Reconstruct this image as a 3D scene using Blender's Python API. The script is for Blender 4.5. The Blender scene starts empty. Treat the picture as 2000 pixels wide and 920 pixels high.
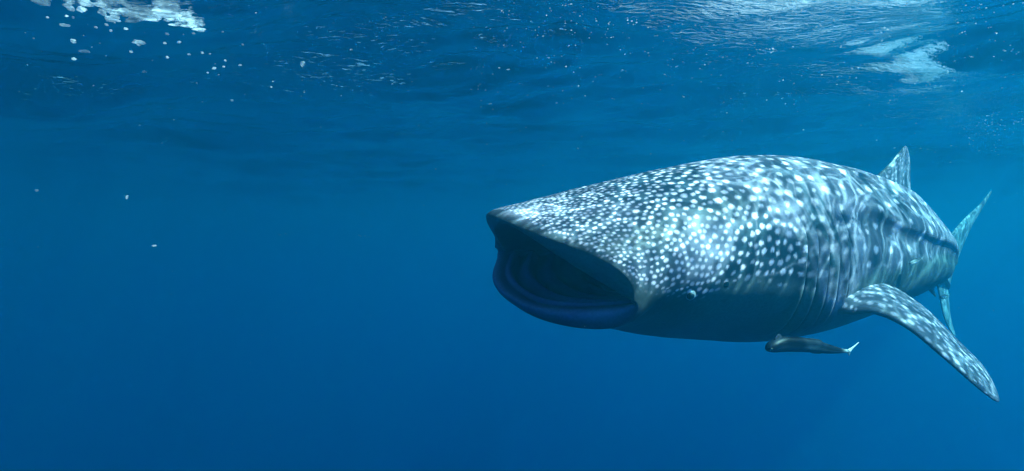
import bpy, math, random
import numpy as np
from mathutils import Vector, kdtree

random.seed(7)
rng = np.random.default_rng(7)
S = bpy.context.scene
COL = S.collection

# ------------------------------------------------------------------ camera
F = 1100.0            # focal length in pixels of the 2000 px wide photograph
HOR = 440.0           # row of the horizon in the photograph
cam_d = bpy.data.cameras.new('camera')
cam = bpy.data.objects.new('camera', cam_d)
COL.objects.link(cam)
cam.location = (0, 0, 0)
cam.rotation_euler = (math.radians(90), 0, 0)
cam_d.sensor_width = 36.0
cam_d.lens = F / 2000 * 36.0
cam_d.shift_y = -20.0 / 2000
cam_d.clip_start = 0.05
cam_d.clip_end = 1000
S.camera = cam

# ------------------------------------------------------------------ light
SUN = Vector((0.51, -0.23, 0.83)).normalized()      # towards the sun
elev = math.asin(SUN.z)
azim = math.atan2(SUN.x, SUN.y)
world = bpy.data.worlds.new('World')
S.world = world
world.use_nodes = True
wn = world.node_tree
for n in list(wn.nodes):
    wn.nodes.remove(n)
sky = wn.nodes.new('ShaderNodeTexSky')
sky.sky_type = 'NISHITA'
sky.sun_disc = False
sky.sun_elevation = elev
sky.sun_rotation = azim
bg = wn.nodes.new('ShaderNodeBackground')
bg.inputs['Strength'].default_value = 0.08
wo = wn.nodes.new('ShaderNodeOutputWorld')
wn.links.new(sky.outputs[0], bg.inputs['Color'])
wn.links.new(bg.outputs[0], wo.inputs['Surface'])
sd = bpy.data.lights.new('sun', 'SUN')
sd.energy = 5.0
sd.angle = math.radians(0.5)
sd.color = (1.0, 0.95, 0.87)
sun = bpy.data.objects.new('sun', sd)
COL.objects.link(sun)
sun.rotation_euler = SUN.to_track_quat('Z', 'Y').to_euler()

vs = S.view_settings
S.display_settings.display_device = 'sRGB'
vs.view_transform = 'Standard'
vs.look = 'None'
vs.gamma = 1.0
vs.use_curve_mapping = False
vs.exposure = 2.85

cy = S.cycles
cy.max_bounces = 8
cy.diffuse_bounces = 2
cy.glossy_bounces = 3
cy.transmission_bounces = 3
cy.volume_bounces = 4
cy.transparent_max_bounces = 12
cy.use_denoising = True
cy.sample_clamp_indirect = 4.0

SURF = 1.2           # mean height of the water surface above the camera

# ------------------------------------------------------------------ helpers
def at(px, py, Y):
    return np.array([(px - 1000.0) / F * Y, Y, (HOR - py) / F * Y])

def _hash(ix, iy, iz, seed):
    h = (ix.astype(np.int64) * 374761393 + iy.astype(np.int64) * 668265263 + iz.astype(np.int64) * 2147483647 + seed * 1274126177) & 0xFFFFFFFF
    h = ((h ^ (h >> 13)) * 1274126177) & 0xFFFFFFFF
    h = (h ^ (h >> 16)) & 0xFFFFFFFF
    return h / 4294967295.0

def vnoise(x, y, z=None, seed=0):
    x = np.asarray(x, float); y = np.asarray(y, float)
    z = np.zeros_like(x) if z is None else np.asarray(z, float)
    fx, fy, fz = np.floor(x), np.floor(y), np.floor(z)
    tx, ty, tz = x - fx, y - fy, z - fz
    tx = tx * tx * (3 - 2 * tx); ty = ty * ty * (3 - 2 * ty); tz = tz * tz * (3 - 2 * tz)
    r = 0
    for dx in (0, 1):
        for dy in (0, 1):
            for dz in (0, 1):
                w = (tx if dx else 1 - tx) * (ty if dy else 1 - ty) * (tz if dz else 1 - tz)
                r = r + w * _hash(fx + dx, fy + dy, fz + dz, seed)
    return r

def fbm(x, y, z=None, seed=0, oct=3):
    r = 0; a = 0.5; f = 1.0; t = 0
    for o in range(oct):
        r = r + a * vnoise(np.asarray(x) * f, np.asarray(y) * f, None if z is None else np.asarray(z) * f, seed + o * 17)
        t += a; a *= 0.5; f *= 2.03
    return r / t

def sstep(e0, e1, x):
    t = np.clip((x - e0) / (e1 - e0), 0, 1)
    return t * t * (3 - 2 * t)

def mesh_from(name, co, quads, mat=None, parent=None, cols=None, tris=None, smooth=True):
    me = bpy.data.meshes.new(name)
    co = np.asarray(co, np.float32)
    quads = np.asarray(quads, np.int32).reshape(-1, 4)
    nt = 0 if tris is None else len(tris)
    me.vertices.add(len(co))
    me.vertices.foreach_set('co', co.ravel())
    loops = quads.ravel()
    starts = np.arange(len(quads), dtype=np.int32) * 4
    if nt:
        tr = np.asarray(tris, np.int32).reshape(-1, 3)
        starts = np.concatenate([starts, len(loops) + np.arange(nt, dtype=np.int32) * 3])
        loops = np.concatenate([loops, tr.ravel()])
    me.loops.add(len(loops))
    me.loops.foreach_set('vertex_index', loops.astype(np.int32))
    me.polygons.add(len(starts))
    me.polygons.foreach_set('loop_start', starts.astype(np.int32))
    me.polygons.foreach_set('use_smooth', np.full(len(starts), smooth))
    me.update(calc_edges=True)
    me.validate()
    if cols is not None:
        at_ = me.attributes.new('albedo', 'FLOAT_COLOR', 'POINT')
        c4 = np.ones((len(co), 4), np.float32); c4[:, :3] = cols
        at_.data.foreach_set('color', c4.ravel())
    if mat:
        me.materials.append(mat)
    ob = bpy.data.objects.new(name, me)
    COL.objects.link(ob)
    if parent:
        ob.parent = parent
    return ob

def grid_quads(nu, nv, wrap=True, flip=False):
    i = np.arange(nu - 1)[:, None]
    j = np.arange(nv if wrap else nv - 1)[None, :]
    j2 = (j + 1) % nv
    q = np.stack(np.broadcast_arrays(i * nv + j, i * nv + j2, (i + 1) * nv + j2, (i + 1) * nv + j), -1).reshape(-1, 4)
    return q[:, ::-1] if flip else q

def tag(o, label, cat, group=None):
    o['label'] = label; o['category'] = cat
    if group: o['group'] = group
    return o

def empty(name, loc):
    o = bpy.data.objects.new(name, None); COL.objects.link(o)
    o.location = loc; o.empty_display_size = 0.1
    return o

def new_mat(name):
    m = bpy.data.materials.new(name); m.use_nodes = True
    nt = m.node_tree
    for n in list(nt.nodes): nt.nodes.remove(n)
    out = nt.nodes.new('ShaderNodeOutputMaterial')
    return m, nt, out

def skin_mat(name, rough=0.45, bump=0.25, scale=60.0, spec=0.12):
    m, nt, out = new_mat(name)
    b = nt.nodes.new('ShaderNodeBsdfPrincipled')
    a = nt.nodes.new('ShaderNodeAttribute'); a.attribute_name = 'albedo'
    tc = nt.nodes.new('ShaderNodeTexCoord')
    n1 = nt.nodes.new('ShaderNodeTexNoise'); n1.inputs['Scale'].default_value = scale; n1.inputs['Detail'].default_value = 4
    nt.links.new(tc.outputs['Object'], n1.inputs['Vector'])
    mr = nt.nodes.new('ShaderNodeMapRange'); mr.inputs['From Min'].default_value = 0.3; mr.inputs['From Max'].default_value = 0.7
    mr.inputs['To Min'].default_value = 0.78; mr.inputs['To Max'].default_value = 1.12
    nt.links.new(n1.outputs[0], mr.inputs['Value'])
    mx = nt.nodes.new('ShaderNodeMix'); mx.data_type = 'RGBA'; mx.blend_type = 'MULTIPLY'; mx.inputs['Factor'].default_value = 1.0
    nt.links.new(a.outputs['Color'], mx.inputs['A']); nt.links.new(mr.outputs[0], mx.inputs['B'])
    nt.links.new(mx.outputs['Result'], b.inputs['Base Color'])
    bp = nt.nodes.new('ShaderNodeBump'); bp.inputs['Strength'].default_value = bump; bp.inputs['Distance'].default_value = 0.004
    nt.links.new(n1.outputs[0], bp.inputs['Height']); nt.links.new(bp.outputs[0], b.inputs['Normal'])
    b.inputs['Roughness'].default_value = rough
    b.inputs['Specular IOR Level'].default_value = spec
    nt.links.new(b.outputs[0], out.inputs['Surface'])
    return m

def plain_mat(name, col, rough=0.5, spec=0.3, noise=0.25, scale=80.0):
    m, nt, out = new_mat(name)
    b = nt.nodes.new('ShaderNodeBsdfPrincipled')
    tc = nt.nodes.new('ShaderNodeTexCoord')
    n1 = nt.nodes.new('ShaderNodeTexNoise'); n1.inputs['Scale'].default_value = scale
    nt.links.new(tc.outputs['Object'], n1.inputs['Vector'])
    cr = nt.nodes.new('ShaderNodeValToRGB')
    cr.color_ramp.elements[0].position = 0.3; cr.color_ramp.elements[1].position = 0.7
    cr.color_ramp.elements[0].color = tuple(c * (1 - noise) for c in col) + (1,)
    cr.color_ramp.elements[1].color = tuple(min(1, c * (1 + noise)) for c in col) + (1,)
    nt.links.new(n1.outputs[0], cr.inputs[0]); nt.links.new(cr.outputs[0], b.inputs['Base Color'])
    b.inputs['Roughness'].default_value = rough
    b.inputs['Specular IOR Level'].default_value = spec
    nt.links.new(b.outputs[0], out.inputs['Surface'])
    return m

# ------------------------------------------------------------------ setting: water
def build_surface():
    def axis(segs):
        v = [segs[0][0]]
        for a, b, st0, st1 in segs:
            x = a; 
            while x < b - 1e-6:
                t = (x - a) / (b - a)
                st = st0 * (st1 / st0) ** t
                x = min(b, x + st); v.append(x)
        return np.array(v)
    xs = axis([(-95, -9, 6.0, 0.12), (-9, -4, 0.12, 0.035), (-4, 6, 0.028, 0.028), (6, 12, 0.035, 0.1), (12, 95, 0.12, 6.0)])
    ys = axis([(-60, -2, 6.0, 0.2), (-2, 1.2, 0.2, 0.03), (1.2, 6, 0.024, 0.03), (6, 14, 0.03, 0.08), (14, 95, 0.08, 6.0)])
    X, Y = np.meshgrid(xs, ys, indexing='ij')
    r = np.random.default_rng(25)
    Z = np.zeros_like(X)
    wx = X + 0.25 * (fbm(X * 0.7, Y * 0.7, seed=3) - .5)
    wy = Y + 0.35 * (fbm(X * 0.6 + 9, Y * 0.6, seed=5) - .5)
    main = math.radians(78)
    for k in range(46):
        lam = 0.17 * (20.0 ** r.random())
        ang = main + r.normal(0, 0.55)
        kk = 2 * math.pi / lam
        slope = 0.036 * (lam / 0.6) ** 0.4
        Z += slope / kk * np.sin(kk * (wx * math.cos(ang) + wy * math.sin(ang)) + r.random() * 6.28)
    gust = sstep(0.35, 0.75, fbm(X * 0.45 + 3.3, Y * 0.45 + 1.7, seed=31, oct=3))
    Z *= 0.7 + 0.6 * gust
    D = np.hypot(X, Y)
    Z *= 1 - sstep(25, 50, D)
    co = np.stack([X, Y, SURF + Z], -1).reshape(-1, 3)
    build_surface.field = (xs, ys, SURF + Z)
    m, nt, out = new_mat('water_surface')
    tc = nt.nodes.new('ShaderNodeNewGeometry')
    # fine ripples: stronger inside the wind-ruffled patches
    mp = nt.nodes.new('ShaderNodeMapping'); mp.inputs['Scale'].default_value = (13, 28, 1)
    nt.links.new(tc.outputs['Position'], mp.inputs['Vector'])
    n1 = nt.nodes.new('ShaderNodeTexNoise'); n1.inputs['Scale'].default_value = 1.0; n1.inputs['Detail'].default_value = 3; n1.inputs['Distortion'].default_value = 0.6
    nt.links.new(mp.outputs[0], n1.inputs['Vector'])
    n2 = nt.nodes.new('ShaderNodeTexNoise'); n2.inputs['Scale'].default_value = 0.55; n2.inputs['Detail'].default_value = 2
    nt.links.new(tc.outputs['Position'], n2.inputs['Vector'])
    mr = nt.nodes.new('ShaderNodeMapRange'); mr.inputs['From Min'].default_value = 0.42; mr.inputs['From Max'].default_value = 0.62
    mr.inputs['To Min'].default_value = 0.25; mr.inputs['To Max'].default_value = 1.0
    nt.links.new(n2.outputs[0], mr.inputs['Value'])
    bp = nt.nodes.new('ShaderNodeBump'); bp.inputs['Distance'].default_value = 0.013
    nt.links.new(mr.outputs[0], bp.inputs['Strength']); nt.links.new(n1.outputs[0], bp.inputs['Height'])
    fr = nt.nodes.new('ShaderNodeFresnel'); fr.inputs['IOR'].default_value = 1.333
    nt.links.new(bp.outputs[0], fr.inputs['Normal'])
    gl = nt.nodes.new('ShaderNodeBsdfGlossy'); gl.inputs['Roughness'].default_value = 0.06; gl.inputs['Color'].default_value = (1, 1, 1, 1)
    nt.links.new(bp.outputs[0], gl.inputs['Normal'])
    # caustic net painted into the transparent tint; it dapples the sun passing through
    tr = nt.nodes.new('ShaderNodeBsdfTransparent')
    nz = nt.nodes.new('ShaderNodeTexNoise'); nz.inputs['Scale'].default_value = 2.2; nz.inputs['Detail'].default_value = 2
    nt.links.new(tc.outputs['Position'], nz.inputs['Vector'])
    vm = nt.nodes.new('ShaderNodeVectorMath'); vm.operation = 'MULTIPLY_ADD'
    vm.inputs[1].default_value = (0.45, 0.45, 0.0)
    nt.links.new(nz.outputs[1], vm.inputs[0]); nt.links.new(tc.outputs['Position'], vm.inputs[2])
    fm = nt.nodes.new('ShaderNodeMapping'); fm.inputs['Scale'].default_value = (1, 1, 0)
    nt.links.new(vm.outputs[0], fm.inputs['Vector'])
    vals = []
    for sc, w in ((3.6, 0.095), (7.0, 0.15)):
        vo = nt.nodes.new('ShaderNodeTexVoronoi'); vo.feature = 'DISTANCE_TO_EDGE'; vo.inputs['Scale'].default_value = sc
        nt.links.new(fm.outputs[0], vo.inputs['Vector'])
        m1 = nt.nodes.new('ShaderNodeMapRange'); m1.inputs['From Min'].default_value = 0.0; m1.inputs['From Max'].default_value = w
        m1.inputs['To Min'].default_value = 1.0; m1.inputs['To Max'].default_value = 0.0; m1.interpolation_type = 'SMOOTHSTEP'
        nt.links.new(vo.outputs['Distance'], m1.inputs['Value']); vals.append(m1)
    ad = nt.nodes.new('ShaderNodeMath'); ad.operation = 'MULTIPLY_ADD'; ad.inputs[1].default_value = 0.55
    nt.links.new(vals[1].outputs[0], ad.inputs[0]); nt.links.new(vals[0].outputs[0], ad.inputs[2])
    m2 = nt.nodes.new('ShaderNodeMapRange'); m2.inputs['From Min'].default_value = 0; m2.inputs['From Max'].default_value = 1.55
    m2.inputs['To Min'].default_value = 0.15; m2.inputs['To Max'].default_value = 1.0
    nt.links.new(ad.outputs[0], m2.inputs['Value'])
    nt.links.new(m2.outputs[0], tr.inputs['Color'])
    ms = nt.nodes.new('ShaderNodeMixShader')
    nt.links.new(fr.outputs[0], ms.inputs[0]); nt.links.new(tr.outputs[0], ms.inputs[1]); nt.links.new(gl.outputs[0], ms.inputs[2])
    nt.links.new(ms.outputs[0], out.inputs['Surface'])
    o = mesh_from('water_surface', co, grid_quads(len(xs), len(ys), wrap=False, flip=True), m)
    o['kind'] = 'structure'
    o['label'] = 'rippled underside of the sea surface above the shark'
    return o

def build_haze():
    x0, x1, y0, y1, z0, z1 = -100, 100, -65, 100, -40, SURF + 0.45
    co = [(x, y, z) for x in (x0, x1) for y in (y0, y1) for z in (z0, z1)]
    q = [(0, 1, 3, 2), (4, 6, 7, 5), (0, 4, 5, 1), (2, 3, 7, 6), (0, 2, 6, 4), (1, 5, 7, 3)]
    m, nt, out = new_mat('sea_water')
    pv = nt.nodes.new('ShaderNodeVolumePrincipled')
    sct = np.array([.0010, .0368, .0548]); ab = np.array([.22, .0375, .0145])   # scattering and absorption per metre
    den = float((sct + ab).max()); colr = sct / den
    acol = (1 - np.clip(ab / (den * (1 - colr)), 0, 1)) ** 2
    pv.inputs['Color'].default_value = tuple(colr) + (1,)
    pv.inputs['Absorption Color'].default_value = tuple(acol) + (1,)
    pv.inputs['Density'].default_value = den
    pv.inputs['Anisotropy'].default_value = 0.80
    nt.links.new(pv.outputs[0], out.inputs['Volume'])
    o = mesh_from('haze', co, q, m, smooth=False)
    o['kind'] = 'stuff'
    o['label'] = 'blue sea water fading everything in the distance'
    return o

build_surface()
build_haze()

# ------------------------------------------------------------------ whale shark
def gsm(x, s, d):
    k = int(4 * s / d); w = np.exp(-.5 * (np.arange(-k, k + 1) * d / s) ** 2); w /= w.sum()
    return np.convolve(np.pad(x, k, mode='edge'), w, 'valid')

DA = 0.01
AA = np.arange(-0.6, 8.5, DA)
PSI = np.radians(gsm(np.interp(AA, [0, 2.5, 4, 5, 6, 7.2], [29, 30, 36, 45, 55, 66]), .25, DA))
SX = np.cumsum(np.cos(PSI)) * DA; SY = np.cumsum(np.sin(PSI)) * DA
_i0 = int(np.argmin(abs(AA)))
SX += 0.0 - SX[_i0]; SY += 3.1 - SY[_i0]

def table(ks, vs_, s=.14):
    return gsm(np.interp(AA, ks, vs_), s, DA)
ZT = table([0, .3, .7, 1.2, 1.8, 2.3, 3, 3.6, 4.2, 5, 6, 7, 7.4], [.06, .145, .25, .375, .495, .52, .475, .39, .215, -.04, -.27, -.38, -.40])
ZW = table([0, .5, 1, 2, 3, 4, 5, 6, 7], [-.29, -.35, -.33, -.28, -.24, -.27, -.36, -.46, -.52])
ZB = table([0, .5, 1, 1.6, 2.4, 3.2, 4.2, 5, 6, 7], [-.435, -.575, -.71, -.79, -.80, -.72, -.63, -.60, -.62, -.63])
WW = table([0, .3, .8, 1.4, 2, 3, 4, 5, 6, 7, 7.4], [.56, .60, .65, .69, .68, .61, .48, .31, .19, .13, .11])
RO = np.radians(table([0, 1, 2.5, 4, 7], [12, 10, 6, 2, 0]))

def ev(T, a):
    return np.interp(a, AA, T)

def to_world(a, b, c, roll=True):
    r = ev(RO, a) if roll else 0
    cc = c + 0.2
    b2 = b * np.cos(r) + cc * np.sin(r)
    c2 = -b * np.sin(r) + cc * np.cos(r) - 0.2
    p = ev(PSI, a)
    return np.stack([ev(SX, a) + b2 * np.sin(p), ev(SY, a) - b2 * np.cos(p), c2 + np.zeros_like(a)], -1)

NT = 420
TH = np.linspace(0, 2 * np.pi, NT, endpoint=False)
ct, st = np.cos(TH), np.sin(TH)

def section(s):
    """ring at station s -> a, b, c (before the roll)"""
    hm = sstep(0, .25, s) * (1 - sstep(1.2, 1.9, s))
    nn = np.where(st >= 0, 2.15 + .45 * np.exp(-(s / .8) ** 2), 2.15 + .45 * (1 - sstep(0, .3, s)) - .45 * hm)
    cosn = np.sign(ct) * np.abs(ct) ** (2 / nn)
    up = st >= 0
    off = 0.43 * np.where(ct > 0, 1.0, 0.62) * np.abs(cosn) ** 3.0 - 0.07 + np.where(up, 0.0, 0.12 * np.abs(st) ** .5)
    fade = np.clip(1 - s / 1.5, 0, 1) ** 2
    a = s + off * fade
    zt, zw, zb, w = ev(ZT, a), ev(ZW, a), ev(ZB, a), ev(WW, a)
    zw = zw + np.interp(a, [0, .2, .42, .6, .8, 1.2, 1.5, 1.8], [.03, .05, .09, .16, .14, .12, .08, 0])
    b = w * cosn
    sn = np.abs(st) ** (2 / 2.1)
    sn = np.where(up, sn, sn + (np.abs(st) ** (2 / 1.75) - sn) * hm)
    sl = sn + (np.abs(st) ** (2 / 2.5) - sn) * np.exp(-(s / .15) ** 2)
    c = np.where(up, zw + (zt - zw) * sn, zw + (zb - zw) * sl)
    c = np.where(up, c - 0.035 * np.exp(-s / 0.035) * st, c)
    return a, b, c

stations = np.concatenate([np.arange(0, 2.6, .0085), np.arange(2.6, 7.3, .0145)])
rings = [section(s) for s in stations]
A_ = np.array([r[0] for r in rings]); B_ = np.array([r[1] for r in rings]); C_ = np.array([r[2] for r in rings])
# close the stalk to a blunt end
endf = np.sqrt(np.clip(1 - ((stations - 7.0) / 0.3).clip(0) ** 2, 0.0005, 1))[:, None]
B_ *= endf; zc = ev(ZW, A_); C_ = zc + (C_ - zc) * endf
# lateral keel along the tail stalk
kf = sstep(4.6, 6.3, A_) * np.exp(-((C_ - zc) / 0.05) ** 2)
B_ += np.sign(B_) * 0.05 * kf * (np.abs(B_) > .01) * endf

# inside of the mouth, going in from the lip
a0, b0, c0 = rings[0]
up = st >= 0
inner = []
CCOR = -.285
BCOR = float(np.interp(-CCOR, -c0[[i for i in range(NT - 1, int(NT * .78), -1)]], b0[[i for i in range(NT - 1, int(NT * .78), -1)]]))
top_i, bot_i = NT // 4, 3 * NT // 4
NI = 110
for j in range(1, NI + 1):
    t = j / NI
    face = np.minimum(t / 0.22, 1.0)
    deep = np.clip((t - 0.22) / 0.78, 0, 1)
    q = 0.20 * face + 0.12 * sstep(0.0, 0.35, deep)
    da_up = -0.02 * np.sin(np.pi * face) + 0.05 * face + 1.15 * deep ** 1.15
    da_lo = -0.055 * np.sin(np.pi * np.minimum(face * 0.95, 1)) + 0.05 * face + 1.15 * deep ** 1.15
    wl = sstep(-0.03, 0.06, CCOR - c0); wu = 1 - wl
    a = a0 + da_up * wu + da_lo * wl
    cm = -0.25
    x0 = np.clip(np.abs(b0) / BCOR, 0, 1)
    hi_ = c0 > CCOR
    b = np.sign(b0) * np.abs(b0) ** 1.0
    b = b + (np.clip(b0, -BCOR, BCOR) - b) * face - 0.045 * face * x0 * np.sign(b0) - b0 * 0.30 * deep
    hu = c0[top_i] - .03 - CCOR; hl = CCOR - (c0[bot_i] + .058)
    cav = np.where(hi_, np.minimum(CCOR + hu * (1 - x0 ** 2.1), c0 - .02 * np.clip((c0 - CCOR) / .1, 0, 1)), np.maximum(CCOR - hl * (1 - x0 ** 2.0), c0))
    c = c0 + (cav - c0) * face
    c = c + (cm - c) * 0.10 * deep
    c = c + wl * 0.028 * np.sin(deep * 2 * np.pi * 7.0) * sstep(0, .06, deep) * (1 - deep)
    c = c + wl * 0.020 * np.sin(np.pi * face)
    c = cm + (c - cm) * (1 - 0.45 * deep ** 2)
    shut = np.sqrt(max(1 - max((deep - 0.8) / 0.2, 0) ** 2, 0.0006))
    b = b * shut; c = cm + (c - cm) * shut
    inner.append((a, b, c, t))
AI = np.array([r[0] for r in inner])[::-1]; BI = np.array([r[1] for r in inner])[::-1]; CI = np.array([r[2] for r in inner])[::-1]
TI = np.array([r[3] for r in inner])[::-1]

def normals_of(P):
    du = np.gradient(P, axis=0)
    dv = np.roll(P, -1, 1) - np.roll(P, 1, 1)
    n = np.cross(dv, du)
    return n / (np.linalg.norm(n, axis=-1, keepdims=True) + 1e-12)

PO = to_world(A_, B_, C_)
NO = normals_of(PO)
if np.sum((NO * (PO - to_world(A_, 0 * B_, zc))).sum(-1)) < 0: NO = -NO
# arc length from the back's midline, positive on the shark's left side
top = NT // 4
dseg = np.linalg.norm(np.roll(PO, -1, 1) - PO, axis=-1)
Vl = np.zeros_like(A_)
cs = np.cumsum(dseg, 1)
for k in range(NT):
    pass
arc = np.concatenate([np.zeros((len(A_), 1)), cs[:, :-1]], 1)
Vl = arc[:, top:top + 1] - arc
Vl[:, TH > 1.5 * np.pi] = (arc[:, top:top + 1] + (cs[:, -1:] - arc))[:, TH > 1.5 * np.pi]

disp = np.zeros_like(A_)
side = np.abs(ct)[None, :] > 0.25
relc = C_ - zc
# gill slits and the puffed folds between them
slit = np.zeros_like(A_)
for k in range(5):
    ac = 1.60 + 0.115 * k + 0.16 * (relc - 0.1) ** 2 - 0.03 * np.cos(relc * 5)
    d = A_ - ac
    rng_c = sstep(-0.34, -0.22, relc) * (1 - sstep(0.30 - .02 * k, 0.42 - .02 * k, relc))
    slit = np.maximum(slit, np.exp(-(d / 0.011) ** 2) * rng_c)
    disp += rng_c * (-0.034 * np.exp(-(d / 0.013) ** 2) + 0.020 * np.exp(-((d + 0.035) / 0.035) ** 2))
# ridges along the flank
for vv, amp in ((0.36, .020), ):
    v2 = vv * (0.45 + 0.55 * ev(WW, A_) / .68)
    disp += amp * np.exp(-((np.abs(Vl) - v2) / 0.03) ** 2) * sstep(1.0, 3.0, A_) * (1 - sstep(5.5, 6.8, A_)) * (st > -.1)[None, :]
rr_ = np.interp(A_, [1.9, 2.42, 2.8, 3.5, 4.5, 5.5, 6.5, 8], [.56, .44, .30, .19, .10, .03, 0, 0])
dd = relc - rr_
disp += .028 * sstep(1.9, 2.6, A_) * (np.exp(-(dd / np.where(dd > 0, .13, .035)) ** 2) - .75 * np.exp(-((dd + .10) / .075) ** 2)) * np.clip(ev(WW, A_) / .45, .45, 1)
disp += 0.010 * (fbm(A_ * 3, Vl * 3, seed=8) - .5) * sstep(.2, .8, A_)
PO = PO + NO * disp[..., None]
NO = normals_of(PO) * np.sign((normals_of(PO) * NO).sum(-1, keepdims=True))

# ---- colour of the skin: pale spots and bars on slate grey, caustic streaks painted in
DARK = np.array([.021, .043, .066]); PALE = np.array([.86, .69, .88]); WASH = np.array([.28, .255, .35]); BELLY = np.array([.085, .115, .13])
LOWV = 0.02
def spacing(a, v):
    s = np.interp(a, [0, .35, .7, 1.1, 1.6, 2.2, 3.2, 7], [.022, .028, .037, .055, .080, .112, .16, .18])
    low = np.clip((abs(v) - .42) / .3, 0, 1) * np.clip((2.0 - a) / .5, 0, 1)
    return s * (1 - .22 * low)
def make_spots():
    cell = {}
    pts = []; rad = []
    n = 90000
    ca = rng.random(n) ** 1.6 * 7.3; cv = (rng.random(n) * 2 - 1) * 1.35
    g = 0.2
    for a, v in zip(ca, cv):
        sp = spacing(a, v) * (0.82 + .4 * random.random())
        key = (int(a // g), int(math.floor(v / g)))
        ok = True
        for i in (-1, 0, 1):
            for j in (-1, 0, 1):
                for (x, y, r) in cell.get((key[0] + i, key[1] + j), ()):
                    if (x - a) ** 2 + (y - v) ** 2 < (0.5 * (r + sp)) ** 2: ok = False; break
                if not ok: break
            if not ok: break
        if ok:
            cell.setdefault(key, []).append((a, v, sp)); pts.append((a, v)); rad.append(sp)
    return np.array(pts), np.array(rad)
SP, SR = make_spots()
KD = kdtree.KDTree(len(SP))
for i, (a, v) in enumerate(SP): KD.insert((a * .84, v * 1.16, 0), i)
KD.balance()
SFRAC = np.interp(SP[:, 0], [0, .5, 1.2, 1.7, 2.2, 3, 7], [.335, .335, .32, .30, .22, .19, .16]) * (0.85 + .3 * rng.random(len(SP)))
SBRI = np.clip(np.interp(SP[:, 0], [0, 1, 2], [.68, .62, .55]) + .4 * rng.random(len(SP)), 0, 1)

def pattern(a, v):
    """albedo of back and flank at surface coordinates a (from snout) and v (from midline)"""
    sh = a.shape; a = a.ravel(); v = v.ravel()
    am = np.clip(a / 1.6, .15, 1.0)
    wa = a + am * .012 * (vnoise(a * 45, v * 45, seed=1) - .5) + am * .01 * (vnoise(a * 110, v * 110, seed=2) - .5)
    wv = v + am * .012 * (vnoise(a * 45, v * 45, seed=4) - .5) + am * .01 * (vnoise(a * 110, v * 110, seed=6) - .5)
    idx = np.empty(len(a), np.int64); dist = np.empty(len(a))
    f = KD.find
    for i in range(len(a)):
        _, k, d = f((wa[i] * .84, wv[i] * 1.16, 0)); idx[i] = k; dist[i] = d
    R = SR[idx] * SFRAC[idx] * 1.12
    spot = (1 - sstep(.5, 1.25, dist / R)) * SBRI[idx]
    wash = sstep(.42, .72, fbm(a * 2.6 + 4, v * 3.2, seed=12)) * .7
    wash = wash * (.5 + .5 * vnoise(a * 30, v * 30, seed=13))
    wash += .13 * np.clip(1 - a / .9, 0, 1)
    strk = fbm(a * 13 + 1.5 * v, v * 2.2, seed=33, oct=3)  # pale flank tone, streaked to imitate caustic light
    wash += sstep(1.45, 2.0, a) * (.05 + 1.2 * (strk - .34)).clip(0, .65)
    wash = np.clip(wash, 0, 1)
    tr = sstep(.9, 1.5, a)
    u = a / .165 + 2.0 * (fbm(a * 2.5, v * 2.5, seed=15) - .5) + .5 * np.abs(v)
    l1 = np.exp(-((u - np.floor(u) - .5) / .055) ** 2) * sstep(.38, .6, vnoise(a * 6, v * 3.2, seed=16))
    u2 = v / .15 + 2.2 * (fbm(a * 2.2 + 7, v * 2.2, seed=18) - .5)
    l2 = np.exp(-((u2 - np.floor(u2) - .5) / .05) ** 2) * sstep(.45, .68, vnoise(a * 3.0, v * 6, seed=19))
    lines = np.maximum(l1, .8 * l2) * tr * .42 * (.4 + .6 * vnoise(a * 22, v * 22, seed=27))
    gz = sstep(1.5, 1.68, a) * (1 - sstep(2.1, 2.4, a)) * sstep(.45, .7, np.abs(v))
    lines = lines * (1 - .8 * gz); spot = spot * (1 - .65 * gz)
    fs = fbm(a * 34 + 3 * np.sin(v * 3), v * 2.0, seed=61, oct=2)  # gill streaks: skin mesh pattern and caustic light, both painted into the albedo
    wash = np.clip(wash + gz * 1.6 * (fs - .40), 0, 1)
    c = DARK[None] * (1 - wash[:, None]) + WASH[None] * wash[:, None]
    c = c * (1 - lines[:, None]) + PALE[None] * .75 * lines[:, None]
    c = c * (1 - spot[:, None]) + PALE[None] * spot[:, None]
    return c.reshape(sh + (3,))

def skin_colour():
    col = pattern(A_, Vl)
    nb = fbm(A_ * 5, Vl * 5, seed=22)
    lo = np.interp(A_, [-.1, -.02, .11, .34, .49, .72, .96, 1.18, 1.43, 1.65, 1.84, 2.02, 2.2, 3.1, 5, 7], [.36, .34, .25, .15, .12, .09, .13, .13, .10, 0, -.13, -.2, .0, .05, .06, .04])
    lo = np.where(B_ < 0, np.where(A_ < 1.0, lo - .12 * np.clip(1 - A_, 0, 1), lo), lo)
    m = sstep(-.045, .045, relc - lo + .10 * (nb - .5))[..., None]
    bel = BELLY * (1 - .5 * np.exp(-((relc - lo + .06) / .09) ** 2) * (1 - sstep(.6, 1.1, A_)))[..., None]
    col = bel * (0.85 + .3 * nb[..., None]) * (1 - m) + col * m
    # plain dark edge along the upper lip
    e = np.exp(-(stations[:, None] / .028) ** 2) * (st >= -0.02)[None]
    col = col * (1 - e[..., None]) + np.array([.035, .05, .065]) * e[..., None]
    col = col * (1 - .85 * slit[..., None])
    # lower jaw: dark violet rim
    j = np.exp(-(stations[:, None] / .05) ** 2) * sstep(-.01, .02, CCOR - c0)[None]
    col = col * (1 - j[..., None]) + np.array([.035, .04, .075]) * j[..., None]
    return col
CO = skin_colour()

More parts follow.
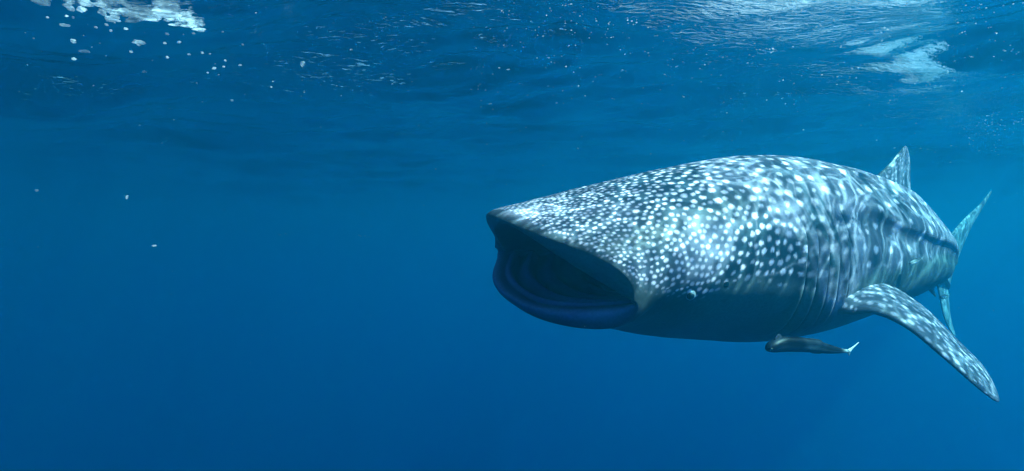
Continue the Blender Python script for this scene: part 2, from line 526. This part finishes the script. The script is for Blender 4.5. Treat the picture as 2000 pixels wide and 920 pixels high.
t = TI[:, None]; wl = sstep(-.015, .02, CCOR - c0)[None]
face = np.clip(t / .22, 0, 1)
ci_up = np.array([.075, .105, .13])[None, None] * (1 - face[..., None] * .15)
lipb = (np.exp(-((face - .55) / .3) ** 2) * (t < .26))[..., None]  # violet lip band with its highlight painted into the colour
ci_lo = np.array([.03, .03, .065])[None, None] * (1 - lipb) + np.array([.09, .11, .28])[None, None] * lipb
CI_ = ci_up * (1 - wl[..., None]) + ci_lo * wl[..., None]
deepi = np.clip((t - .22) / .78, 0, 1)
rid = (0.5 + 0.5 * np.sin(deepi * 2 * np.pi * 7 + .6 * np.sin(TH * 5)[None]))[..., None] * wl[..., None]  # fold crests paler, their highlights put into the colour
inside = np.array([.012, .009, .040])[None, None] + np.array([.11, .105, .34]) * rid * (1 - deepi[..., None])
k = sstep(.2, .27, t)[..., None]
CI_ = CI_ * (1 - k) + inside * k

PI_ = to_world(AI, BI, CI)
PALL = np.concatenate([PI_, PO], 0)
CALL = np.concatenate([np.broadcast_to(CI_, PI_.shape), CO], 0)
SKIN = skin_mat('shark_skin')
ROOT = (float(ev(SX, 3.0)), float(ev(SY, 3.0)), -0.2)
shark = empty('whale_shark', ROOT)
tag(shark, 'huge white spotted whale shark swimming with its mouth wide open', 'shark')
RV = np.array(ROOT)

def close_quads(q, n_rows, NTv):
    return q
q = grid_quads(PALL.shape[0], NT)
body = mesh_from('body', PALL.reshape(-1, 3) - RV, q, SKIN, shark, CALL.reshape(-1, 3))

# orientation check: the normals must point out
import bmesh
def fix_normals(ob, outward_pt=None):
    bm = bmesh.new(); bm.from_mesh(ob.data)
    bmesh.ops.recalc_face_normals(bm, faces=bm.faces)
    bm.to_mesh(ob.data); bm.free()
nv = body.data.polygons[len(body.data.polygons) // 2 + NT // 4]
cen = np.array(nv.center) + RV
if nv.normal.z < 0:
    body.data.flip_normals()

# ---- fins
def catmull(P, n):
    P = np.asarray(P, float); m = len(P)
    tt = np.linspace(0, m - 1, n); i = np.clip(tt.astype(int), 0, m - 2); f = (tt - i)[:, None]
    p0 = P[np.clip(i - 1, 0, m - 1)]; p1 = P[i]; p2 = P[i + 1]; p3 = P[np.clip(i + 2, 0, m - 1)]
    return .5 * ((2 * p1) + (-p0 + p2) * f + (2 * p0 - 5 * p1 + 4 * p2 - p3) * f ** 2 + (-p0 + 3 * p1 - 3 * p2 + p3) * f ** 3)

def fin(name, lead, trail, thick, root_flare=1.6, flare_len=.12, nu=70, nc=46, colf=None, ref=None, bulge=0.0, parent=None, mat=None, org=None):
    L = catmull(lead, nu); T = catmull(trail, nu)
    u = np.linspace(0, 1, nu)
    ph = np.linspace(0, 2 * np.pi, nc, endpoint=False)
    v = (1 - np.cos(ph)) / 2                                   # 0 at the leading edge, 1 at the trailing edge
    prof = np.sin(ph) * (1 - .55 * v)
    chord = T - L
    span = np.gradient(.5 * (L + T), axis=0)
    nrm = np.cross(chord, span); nrm /= np.linalg.norm(nrm, axis=1, keepdims=True) + 1e-9
    if ref is not None and (nrm.mean(0) @ np.array(ref)) < 0: nrm = -nrm
    th = thick * (1 - .75 * u) * np.sqrt(np.clip(1 - u ** 8, 0.002, 1)) * (1 + root_flare * np.exp(-u / flare_len))
    shut = np.sqrt(np.clip(1 - ((u - .94) / .06).clip(0) ** 2, .001, 1))
    P = L[:, None] + chord[:, None] * v[None, :, None]
    mid = .5 * (L + T)[:, None]
    P = mid + (P - mid) * shut[:, None, None]
    P = P + nrm[:, None] * (prof[None, :] * th[:, None])[..., None]
    P = P + nrm[:, None] * (bulge * np.sin(np.pi * u)[:, None] * np.ones_like(v)[None])[..., None]
    topside = (np.sin(ph) > 0)[None, :] & np.ones((nu, 1), bool)
    U = np.broadcast_to(u[:, None], (nu, nc)); Vv = np.broadcast_to(v[None], (nu, nc))
    C = colf(U, Vv, topside, P)
    org = RV if org is None else org
    tris = [(0, 0, 0)]
    co = np.concatenate([P.reshape(-1, 3), mid[0], mid[-1]], 0)
    n0 = nu * nc
    tr = [((j + 1) % nc, j, n0) for j in range(nc)] + [((nu - 1) * nc + j, (nu - 1) * nc + (j + 1) % nc, n0 + 1) for j in range(nc)]
    cc = np.concatenate([C.reshape(-1, 3), C[0, :1], C[-1, :1]], 0)
    o = mesh_from(name, co - org, grid_quads(nu, nc), mat or SKIN, parent or shark, cc, tris=tr)
    fix_normals(o)
    return o

def fin_cols(dens, dark=DARK, under=BELLY, bright=.8, seed=0, wash=.25, stretch=1.0, fade_edge=0.0):
    r = np.random.default_rng(100 + seed)
    n = dens
    got = []
    for _ in range(n * 12):
        p_ = (r.random(), r.random())
        if all(((p_[0] - o_[0]) / (.05 * stretch)) ** 2 + ((p_[1] - o_[1]) / .10) ** 2 > 1 for o_ in got): got.append(p_)
        if len(got) >= n: break
    su = np.array([g_[0] for g_ in got]); sv = np.array([g_[1] for g_ in got]); ss = .55 + .7 * r.random(len(got))
    def f(U, V, top_, P):
        c = np.zeros(U.shape + (3,)) + dark
        w = wash * fbm(U * 9, V * 5, seed=seed + 40)
        c = c * (1 - w[..., None]) + WASH * w[..., None]
        val = np.zeros_like(U)
        for a, b, s in zip(su, sv, ss):
            d = np.hypot((U - a + .06 * (V - b)) / (.032 * s * stretch), (V - b) / (.030 * s))
            val = np.maximum(val, 1 - sstep(.5, 1.15, d))
        val = val * bright
        c = c * (1 - val[..., None]) + PALE * val[..., None]
        un = under * np.ones_like(c)
        return np.where(top_[..., None], c, un)
    return f

# pectoral fin on the near side
lead = [at(1600, 594, 3.62), at(1655, 614, 3.5), at(1705, 617, 3.42), at(1764, 645, 3.35), at(1833, 700, 3.27), at(1902, 757, 3.22), at(1949, 788, 3.28)]
trail = [at(1640, 520, 4.1), at(1682, 541, 3.98), at(1738, 565, 3.86), at(1800, 608, 3.70), at(1858, 664, 3.55), at(1919, 722, 3.40), at(1953, 781, 3.30)]
fin('pectoral_fin', lead, trail, .075, .8, .15, 220, 90, fin_cols(170, seed=1, wash=.55, stretch=.6, bright=.58), ref=(0, -.3, 1), bulge=.03)

# far-side pectoral fin, the mirror image reaching away behind the body
def mirror_pt(p):
    d = np.array([math.cos(PSI[_i0 + 220]), math.sin(PSI[_i0 + 220]), 0]); n = np.array([d[1], -d[0], 0])
    c = np.array([ev(SX, 2.2), ev(SY, 2.2), 0]); r = p - c
    return p - 2 * (r @ n) * n
lead2 = [mirror_pt(p) + np.array([0, 0, .12 - .05 * i]) * 1.0 for i, p in enumerate(lead)]
trail2 = [mirror_pt(p) + np.array([0, 0, .12 - .05 * i]) * 1.0 for i, p in enumerate(trail)]
lead2 = [lead2[0] + (p - lead2[0]) * .8 for p in lead2]; trail2 = [lead2[0] + (p - lead2[0]) * .8 for p in [t_ for t_ in trail2]]
fin('pectoral_fin', lead2, trail2, .075, .8, .15, 60, 40, fin_cols(90, seed=2, wash=.5), ref=(0, .3, 1))

# first dorsal fin
lead = [at(1690, 372, 5.0), at(1712, 345, 5.05), at(1736, 322, 5.15), at(1753, 301, 5.25), at(1768, 284, 5.35)]
trail = [at(1782, 425, 5.45), at(1778, 392, 5.47), at(1777, 350, 5.46), at(1777, 315, 5.44), at(1772, 288, 5.38)]
fin('dorsal_fin', lead, trail, .06, 1.6, .22, 120, 70, fin_cols(110, np.array([.07, .10, .12]), seed=3, wash=1.0, stretch=.9, bright=.7), ref=(.5, -.8, 0))
# second dorsal fin, pelvic fins, anal fin
def small_fin(name, pa, base_len, tip, lat=0.0, vtop=True, thick=.03, seed=5):
    a1, a2 = pa, pa + base_len
    zz = ZT if vtop else ZB
    def pt(a): return to_world(np.array(a), np.array(lat), ev(zz, a) + (-.05 if vtop else .05))
    p1, p2 = pt(a1), pt(a2)
    tipw = to_world(np.array(tip[0]), np.array(tip[1]), np.array(tip[2]))
    ld = [p1, p1 * .5 + tipw * .5 + (p1 - p2) * .08, tipw]
    tl = [p2, p2 * .45 + tipw * .55 + (p1 - p2) * .12, tipw + (p2 - p1) * .08]
    return fin(name, ld, tl, thick, 1.2, .2, 30, 24, fin_cols(14, seed=seed, bright=.5), ref=(.5, -.8, 0))
small_fin('second_dorsal_fin', 5.55, .24, (5.86, 0.0, .06), 0, True, .022)
small_fin('anal_fin', 5.6, .2, (5.85, 0.0, -.67), 0, False, .02)
small_fin('pelvic_fin', 4.55, .34, (5.08, .14, -.73), .16, False, .03)
small_fin('pelvic_fin', 4.55, .34, (5.08, -.14, -.73), -.16, False, .03)

# tail fin: long upper lobe and shorter lower lobe
lead = [at(1836, 540, 7.1), at(1842, 492, 7.25), at(1858, 458, 7.5), at(1884, 427, 7.85), at(1914, 399, 8.3), at(1936, 371, 8.8)]
trail = [at(1852, 565, 7.45), at(1862, 530, 7.55), at(1876, 492, 7.75), at(1896, 446, 8.05), at(1918, 408, 8.4), at(1938, 374, 8.82)]
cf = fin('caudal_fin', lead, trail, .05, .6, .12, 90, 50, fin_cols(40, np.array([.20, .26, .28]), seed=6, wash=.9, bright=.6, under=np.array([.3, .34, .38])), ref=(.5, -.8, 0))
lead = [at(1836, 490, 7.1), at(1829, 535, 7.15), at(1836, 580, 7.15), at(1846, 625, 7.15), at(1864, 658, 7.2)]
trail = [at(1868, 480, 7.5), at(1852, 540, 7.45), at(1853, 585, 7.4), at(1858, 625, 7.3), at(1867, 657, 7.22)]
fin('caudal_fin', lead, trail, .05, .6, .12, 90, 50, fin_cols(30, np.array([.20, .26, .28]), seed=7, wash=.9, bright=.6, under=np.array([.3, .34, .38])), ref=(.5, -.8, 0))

# ---- eye and spiracle, set into the surface
def surf_at(px, py):
    pr = np.stack([1000 + F * PO[..., 0] / PO[..., 1], HOR - F * PO[..., 2] / PO[..., 1]], -1)
    d = np.hypot(pr[..., 0] - px, pr[..., 1] - py) + 1e3 * ((NO * PO).sum(-1) > 0)
    i = np.unravel_index(np.argmin(d), d.shape)
    return PO[i], NO[i]
def ball(name, c, r, mat, parent, org, squash=None, seg=24):
    me = bpy.data.meshes.new(name); bm = bmesh.new()
    bmesh.ops.create_uvsphere(bm, u_segments=seg, v_segments=seg // 2, radius=r)
    for f_ in bm.faces: f_.smooth = True
    bm.to_mesh(me); bm.free(); me.materials.append(mat)
    o = bpy.data.objects.new(name, me); COL.objects.link(o); o.location = tuple(np.array(c) - org)
    if parent: o.parent = parent
    if squash is not None:
        o.rotation_euler = Vector(squash[0]).to_track_quat('Z', 'Y').to_euler(); o.scale = squash[1]
    return o
ewhite = plain_mat('eye_rim', (.46, .5, .54), .25, .5, .1)
eblack = plain_mat('eye_pupil', (.006, .008, .012), .12, .6, .1)
p, n = surf_at(1350, 577)
eye = ball('eye', p - n * .006, .029, ewhite, shark, RV, (n, (1, 1, .9)))
toc = -p / np.linalg.norm(p)
pd = n * .45 + toc * .8 + np.array([-.22, 0, -.24]); pd /= np.linalg.norm(pd)
pupil = ball('pupil', p - n * .006 + pd * .0150, .0200, eblack, None, RV * 0)
pupil.parent = eye
bpy.context.view_layer.update()
pupil.matrix_parent_inverse = eye.matrix_world.inverted()
p, n = surf_at(1418, 556)
ball('spiracle', p - n * .004, .024, eblack, shark, RV, (n, (1, .8, .3)))

# ------------------------------------------------------------------ the fish that travel with the shark
def fish(name, label, group, pts, hh, ww, colf, n=60, m=28, tail=None, fins=(), eye=None, mat=None):
    """pts: spine from nose to tail root; hh, ww: half height and half width along it"""
    org = np.array(pts[len(pts) // 2])
    P = catmull(pts, n); u = np.linspace(0, 1, n)
    tck = np.linspace(0, 1, len(hh))
    H = gsm(np.interp(u, tck, hh), .02, 1 / n); W = gsm(np.interp(u, tck, ww), .02, 1 / n)
    nosef = np.sqrt(np.clip(1 - ((.10 - u) / .10).clip(0) ** 2, .003, 1)); H = H * nosef; W = W * nosef
    T = np.gradient(P, axis=0); T /= np.linalg.norm(T, axis=1, keepdims=True)
    upv = np.array([0, 0, 1.0]); Sd = np.cross(T, upv); Sd /= np.linalg.norm(Sd, axis=1, keepdims=True)
    Up = np.cross(Sd, T)
    th = np.linspace(0, 2 * np.pi, m, endpoint=False)
    Q = P[:, None] + Sd[:, None] * (np.cos(th)[None] * W[:, None])[..., None] + Up[:, None] * (np.sin(th)[None] * H[:, None])[..., None]
    hgt = np.broadcast_to(np.sin(th)[None], (n, m)); uu = np.broadcast_to(u[:, None], (n, m))
    C = colf(uu, hgt)
    co = np.concatenate([Q.reshape(-1, 3), P[:1], P[-1:]], 0); cc = np.concatenate([C.reshape(-1, 3), C[0, :1], C[-1, :1]], 0)
    tr = [((j + 1) % m, j, n * m) for j in range(m)] + [((n - 1) * m + j, (n - 1) * m + (j + 1) % m, n * m + 1) for j in range(m)]
    root = empty(name, tuple(org)); tag(root, label, 'fish', group)
    bo = mesh_from('body', co - org, grid_quads(n, m), mat or SKIN, root, cc, tris=tr); fix_normals(bo)
    for nm, ld, tl, thk, fc in (tail or []) + list(fins):
        fin(nm, ld, tl, thk, .6, .1, 24, 20, lambda U, V, t_, P_, fc=fc: np.ones(U.shape + (3,)) * np.array(fc), ref=(0, -1, 0), parent=root, mat=mat or SKIN, org=org)
    if eye:
        e = ball('eye', eye[0], eye[1], eblack, root, org, seg=14)
    return root

Yr = 3.29
def shade(dark, pale, lo=-.1, hi=.35, tailc=None, band=None):
    dark = np.array(dark); pale = np.array(pale)
    def f(u, h):
        k = sstep(lo, hi, h + .25 * (vnoise(u * 14, h * 2, seed=51) - .5))[..., None]
        c = pale * (1 - k) + dark * k
        if tailc is not None:
            t_ = sstep(.80, .93, u)[..., None]; c = c * (1 - t_) + np.array(tailc) * t_
        if band:
            b_ = (.5 + .5 * np.sin(u * 2 * np.pi * band))[..., None] * .45; c = c * (1 - b_) + dark * b_
        return c
    return f
pt = [at(1497, 683, 3.214), at(1512, 676, 3.231), at(1532, 672, 3.255), at(1562, 673, 3.280), at(1590, 676, 3.305), at(1620, 682, 3.329), at(1648, 685.5, 3.347), at(1660, 685.5, 3.354)]
k = Yr / F
fish('remora', 'dark remora with a pale tail tip swimming just under the shark belly', None, pt,
     [6 * k, 12.5 * k, 15 * k, 14.5 * k, 13.5 * k, 9 * k, 3.8 * k, 2.2 * k], [8 * k, 13 * k, 13 * k, 12 * k, 10 * k, 6 * k, 2.5 * k, 1.5 * k],
     shade((.003, .009, .020), (.035, .065, .10), -.55, .1, (.35, .42, .46)),
     tail=[('tail_fin', [at(1655, 683, 3.347), at(1666, 677, 3.362), at(1677, 668, 3.387)], [at(1661, 687, 3.354), at(1668, 679, 3.370), at(1678, 669, 3.387)], .004, (.5, .56, .62)),
           ('tail_fin', [at(1651, 686, 3.347), at(1655, 690, 3.354), at(1658, 695, 3.370)], [at(1661, 684, 3.354), at(1660, 690, 3.362), at(1659, 695, 3.370)], .004, (.35, .4, .42))],
     fins=[('pectoral_fin', [at(1512, 668, 3.224), at(1514, 660, 3.224), at(1520, 652, 3.231)], [at(1530, 664, 3.255), at(1528, 659, 3.247), at(1524, 653, 3.239)], .010, (.02, .025, .04)),
           ('dorsal_fin', [at(1568, 663, 3.280), at(1580, 660.5, 3.296), at(1600, 663, 3.305)], [at(1612, 676, 3.322), at(1610, 672, 3.313), at(1604, 665, 3.309)], .005, (.02, .03, .04)),
           ('anal_fin', [at(1578, 685, 3.296), at(1586, 690, 3.305), at(1602, 691, 3.313)], [at(1616, 684, 3.322), at(1612, 688, 3.322), at(1605, 690, 3.317)], .005, (.03, .04, .05))],
     eye=(at(1507, 681, 3.165), .006))

def pilot(px0, py0, px1, py1, Y, hpx, label, dark, pale, band=5):
    k = Y / F
    def L(t, dy=0): return at(px0 + (px1 - px0) * t, py0 + (py1 - py0) * t + dy, Y + .03 * t)
    ln = px1 - px0; sg = 1 if ln > 0 else -1
    pt = [L(0), L(.15, -.3), L(.35, -.2), L(.6), L(.78), L(.86)]
    fish('pilot_fish', label, 'small fish riding beside the tail', pt, [hpx * .3 * k, hpx * .42 * k, hpx * .5 * k, hpx * .42 * k, hpx * .2 * k, hpx * .10 * k],
         [hpx * .2 * k, hpx * .30 * k, hpx * .33 * k, hpx * .26 * k, hpx * .1 * k, hpx * .05 * k], shade(dark, pale, -.2, .5, None, band), n=40, m=18,
         tail=[('tail_fin', [L(.82, -.4), L(.92, -.2 * hpx), L(1.02, -.5 * hpx)], [L(.88, .2), L(.93, 0), L(1.0, -.35 * hpx)], .003, pale),
               ('tail_fin', [L(.82, .4), L(.92, .2 * hpx), L(1.02, .5 * hpx)], [L(.88, -.2), L(.93, 0), L(1.0, .35 * hpx)], .003, pale)],
         fins=[('dorsal_fin', [L(.3, -.42 * hpx), L(.42, -.62 * hpx), L(.55, -.62 * hpx)], [L(.72, -.2 * hpx), L(.66, -.34 * hpx), L(.58, -.56 * hpx)], .003, dark)],
         eye=(at(px0 + ln * .12, py0 + (py1 - py0) * .12 - .3, Y - .30 * hpx * k * .9), hpx * .07 * k))
pilot(1776, 516, 1803, 504, 3.9, 9, 'slim silvery pilot fish against the lit lower flank of the shark', (.10, .13, .16), (.6, .64, .68))
pilot(1827, 523, 1862, 515, 5.3, 11, 'bright blue pilot fish in front of the dark tail stalk', (.08, .14, .22), (.55, .66, .78))
pilot(1829, 551, 1845, 547, 5.6, 9, 'short pale pilot fish just below the dark tail stalk', (.25, .32, .36), (.62, .68, .7), 3)
pilot(1836, 582, 1855, 577, 5.8, 8, 'dark backed pilot fish across the lower tail lobe', (.03, .05, .08), (.5, .58, .62), 3)

# ------------------------------------------------------------------ foam, bubbles, drifting specks and imitated glitter
def foam_mat():
    m, nt, out = new_mat('foam')
    tc = nt.nodes.new('ShaderNodeNewGeometry'); n1 = nt.nodes.new('ShaderNodeTexNoise'); n1.inputs['Scale'].default_value = 55; n1.inputs['Detail'].default_value = 3
    nt.links.new(tc.outputs['Position'], n1.inputs['Vector'])
    cr = nt.nodes.new('ShaderNodeValToRGB'); cr.color_ramp.elements[0].color = (.55, .62, .72, 1); cr.color_ramp.elements[1].color = (.80, .87, .95, 1)
    nt.links.new(n1.outputs[0], cr.inputs[0])
    d = nt.nodes.new('ShaderNodeBsdfDiffuse'); t_ = nt.nodes.new('ShaderNodeBsdfTranslucent'); mx = nt.nodes.new('ShaderNodeMixShader'); mx.inputs[0].default_value = .8
    nt.links.new(cr.outputs[0], d.inputs['Color']); nt.links.new(cr.outputs[0], t_.inputs['Color'])
    nt.links.new(d.outputs[0], mx.inputs[1]); nt.links.new(t_.outputs[0], mx.inputs[2]); tp = nt.nodes.new('ShaderNodeBsdfTransparent'); m3 = nt.nodes.new('ShaderNodeMixShader'); mt_ = nt.nodes.new('ShaderNodeMapRange'); mt_.inputs['To Min'].default_value = .38; mt_.inputs['To Max'].default_value = .9
    lw = nt.nodes.new('ShaderNodeLayerWeight'); lw.inputs[0].default_value = .35
    nt.links.new(lw.outputs['Facing'], mt_.inputs['Value']); nt.links.new(mt_.outputs[0], m3.inputs[0]); nt.links.new(mx.outputs[0], m3.inputs[1]); nt.links.new(tp.outputs[0], m3.inputs[2])
    nt.links.new(m3.outputs[0], out.inputs['Surface'])
    return m
FOAM = foam_mat()
ico = bmesh.new(); bmesh.ops.create_icosphere(ico, subdivisions=3, radius=1.0)
ICO_V = np.array([v.co[:] for v in ico.verts]); ICO_F = np.array([[v.index for v in f.verts] for f in ico.faces]); ico.free()
ico = bmesh.new(); bmesh.ops.create_icosphere(ico, subdivisions=1, radius=1.0)
ICS_V = np.array([v.co[:] for v in ico.verts]); ICS_F = np.array([[v.index for v in f.verts] for f in ico.faces]); ico.free()
def lump(c, sx, sy, sz, ang, seed, rough=.85):
    V = ICO_V.copy()
    nz = fbm(V[:, 0] * 1.6 + seed * 3.1, V[:, 1] * 1.6 + 5, V[:, 2] * 1.6 + seed, seed=seed, oct=3) - .5
    V *= (1 + 2 * rough * nz)[:, None]
    V = V * np.array([sx, sy, sz]); ca, sa = math.cos(ang), math.sin(ang)
    V = np.stack([V[:, 0] * ca - V[:, 1] * sa, V[:, 0] * sa + V[:, 1] * ca, V[:, 2]], -1)
    return V + np.array(c)
def surf_z(x, y):
    xs, ys, Z = build_surface.field
    i = int(np.clip(np.searchsorted(xs, x), 1, len(xs) - 1)); j = int(np.clip(np.searchsorted(ys, y), 1, len(ys) - 1))
    return float(Z[i - 1:i + 1, j - 1:j + 1].min())
def on_surface(px, py, drop=.02):
    """where the sight line first comes within drop of the water's underside"""
    Y = .6
    while Y < 14:
        p = at(px, py, Y)
        if p[2] > surf_z(p[0], p[1]) - drop: return p
        Y += .02
    return at(px, py, Y)
def foam_thing(name, label, cat, group, blobs, seed):
    org = blobs[0][0]; vv, ff, n0 = [], [], 0
    for i, (c, sx, sy, sz, an) in enumerate(blobs):
        vv.append(lump(c, sx, sy, sz, an, seed + i)); ff.append(ICO_F + n0); n0 += len(ICO_V)
    o = mesh_from(name, np.concatenate(vv) - org, np.zeros((0, 4)), FOAM, None, None, tris=np.concatenate(ff))
    o.location = tuple(org); tag(o, label, cat, group)
    return o
def px_m(py, px_): return px_ * (SURF - .03) / (HOR - py)
main = [(222, 33, 13, 7), (243, 25, 12, 6), (262, 37, 16, 4), (282, 34, 22, 6), (300, 30, 20, 9), (318, 30, 22, 9), (335, 37, 14, 6), (345, 44, 12, 5), (366, 51, 9, 3.5), (378, 52, 8, 3), (386, 56, 9, 3), (362, 38, 9, 3.5), (374, 46, 9, 3), (396, 57, 6, 2.5), (256, 26, 12, 3)]
foam_thing('foam_patch', 'ragged white foam patch at the surface, largest of the upper left', 'foam', 'foam under the surface',
           [(on_surface(x + random.gauss(0, w * .45), max(1, y + random.gauss(0, h * .5)), random.uniform(.005, .03)), px_m(y, w) * q_ * 1.05, px_m(y, h) * 1.7 * q_, .003 + .006 * q_ * random.random(), random.uniform(-.3, .5))
            for x, y, w, h in main for q_ in (.9, .7, .5, .35, .25, .15)], 60)
foam_thing('foam_patch', 'broken white foam near the top left corner of the picture', 'foam', 'foam under the surface',
           [(on_surface(x, y), px_m(y, w), px_m(y, h) * 2.4, .012, .1) for x, y, w, h in [(78, 4, 9, 5), (88, 6, 8, 4), (74, 1, 9, 4)]], 90)
FLK = ['bright foam flake above left of the long thin flakes, near the top edge', 'largest foam flake near the top edge, left of the big patch',
       'foam flake hanging lowest of the middle group by the top edge', 'upper of two thin foam slivers right of the corner foam', 'lower of two thin foam slivers right of the corner foam',
       'foam flake cut by the top edge above the big patch', 'upright foam flake touching the left end of the big patch']
for i, (x, y, w, h) in enumerate([(172, 7, 8, 4), (196, 8, 9, 4), (160, 18, 6, 4), (132, 10, 6, 2), (138, 16, 5, 3), (212, 2, 9, 3), (200, 24, 4, 6)]):
    foam_thing('foam_flake', FLK[i], 'foam', 'foam flakes beside the big patch',
               [(on_surface(x, y), px_m(y, w), px_m(y, h) * 2.0, .012, .1)], 110 + i)
singles = [(272, 83, 10, 6, 'round white bubble, largest of those drifting below the foam patch'),
           (143, 80, 4.5, 4, 'small round bubble on the left, level with the largest bubble'),
           (164, 100, 9, 3, 'slanting white sliver of foam left of the largest bubble'),
           (126, 49, 9, 3, 'thin slanting foam sliver nearest the top left corner'),
           (144, 115, 4, 3, 'small bubble under the slanting white sliver'),
           (248, 385, 2.4, 3.4, 'pale drifting flake in the dark water at the left, below the waves'),
           (301, 480, 4, 1.5, 'tiny pale flake lowest on the left, trailing a faint thread'),
           (591, 125, 4, 6, 'small upright bubble cluster in the dark wave, right of the foam')]
for i, (x, y, w, h, lb) in enumerate(singles):
    if y < 380:
        c = on_surface(x, y, .22); sc_ = c[1] / F
    else:
        c = at(x, y, 2.2); sc_ = 2.2 / F
    foam_thing('bubble' if 'bubble' in lb else 'foam_flake', lb, 'bubble' if 'bubble' in lb else 'foam', 'bubbles below the foam', [(c, w * sc_, h * sc_, h * sc_ * (.8 if y < 380 else 1), .2)], 130 + i)
smalls = [(93, 34, 3), (130, 31, 3.5), (143, 34, 4), (187, 53, 3.5), (208, 48, 4), (217, 60, 4), (246, 56, 4), (224, 44, 2.5), (256, 101, 4), (282, 140, 4.5), (322, 84, 4), (350, 82, 4), (326, 66, 4), (378, 65, 3.5), (327, 112, 4), (395, 103, 4), (418, 133, 4.5), (437, 130, 2.5), (469, 127, 3.5), (474, 87, 3), (435, 62, 3), (384, 162, 2), (453, 196, 3.5), (530, 170, 2.8), (533, 159, 2), (686, 97, 2.8), (594, 180, 2), (369, 106, 3), (410, 105, 2.5), (440, 118, 3), (406, 142, 2.2), (427, 146, 2.2), (72, 372, 4), (66, 75, 2)]
bm0 = None
for i, (x, y, w) in enumerate(smalls):
    c = on_surface(x, y, .16 + .12 * random.random()) if y < 350 else at(x, y, 2.4); sc_ = c[1] / F
    if bm0 is None:
        bm0 = foam_thing('bubble', 'tiny white bubble among those strewn below and beside the foam patch', 'bubble', 'tiny bubbles strewn below the foam', [(c, 1, 1, .8, 0)], 170)
        o = bm0
    else:
        o = bm0.copy(); COL.objects.link(o)
    o.location = tuple(c); w *= .8; o.scale = (w * sc_ * random.uniform(.8, 1.3), w * sc_ * random.uniform(.6, 1.0), w * sc_ * .7)
    o.rotation_euler = (0, 0, random.random() * 3)
# specks of plankton, fine bubbles and added ones imitating surface glitter, past counting
vv, ff, n0 = [], [], 0
def speck(c, rr):
    global n0
    vv.append(ICS_V * rr * rng.uniform(.6, 1.3, (1, 3)) * np.array([[1.15, 1.15, .6]]) + c); ff.append(ICS_F + n0); n0 += len(ICS_V)
for i in range(420):
    px = rng.uniform(20, 1990); py = 440 - 430 * rng.random() ** 1.2
    if px < 900 and rng.random() < .55: continue
    c = on_surface(px, min(py, 395), rng.uniform(.12, .4))
    if py > 300 and px < 1000: c[2] -= rng.random() * .1
    speck(c, c[1] / F * rng.uniform(.5, 1.25))
for i in range(230):  # added specks imitating the glitter of the surface at upper right
    px = rng.uniform(930, 1990); py = 5 + 200 * rng.random() ** 1.5
    c = on_surface(px, py, rng.uniform(.10, .3)); n1_ = int(rng.integers(1, 4))
    for k_ in range(n1_):
        speck(c + rng.normal(0, .02, 3) * np.array([1.6, .8, .1]), c[1] / F * rng.uniform(.6, 1.6))
for i in range(260):
    Y = rng.uniform(1.5, 4.5); px = rng.uniform(0, 2000); py = rng.uniform(380, 900)
    if px > 930 and Y > 2.4: continue
    speck(at(px, py, Y), Y / F * rng.uniform(.35, .7))
for cx, cy_, sx_, n_ in ((1955, 232, 30, 26), (1900, 290, 60, 24), (560, 457, 8, 5), (700, 463, 8, 4), (1940, 240, 40, 20), (1250, 330, 60, 10)):
    for i in range(n_):
        px, py = cx + rng.normal(0, sx_), cy_ + rng.normal(0, sx_ * .25)
        c = on_surface(px, min(py, 380), .15) if py < 380 else at(px, py, 5.0)
        speck(c, c[1] / F * rng.uniform(.6, 1.3))
sp_ = mesh_from('specks_and_glitter', np.concatenate(vv), np.zeros((0, 4)), FOAM, None, None, tris=np.concatenate(ff))
sp_['kind'] = 'stuff'; sp_['label'] = 'countless tiny bright specks drifting in the water, and imitated surface glitter'
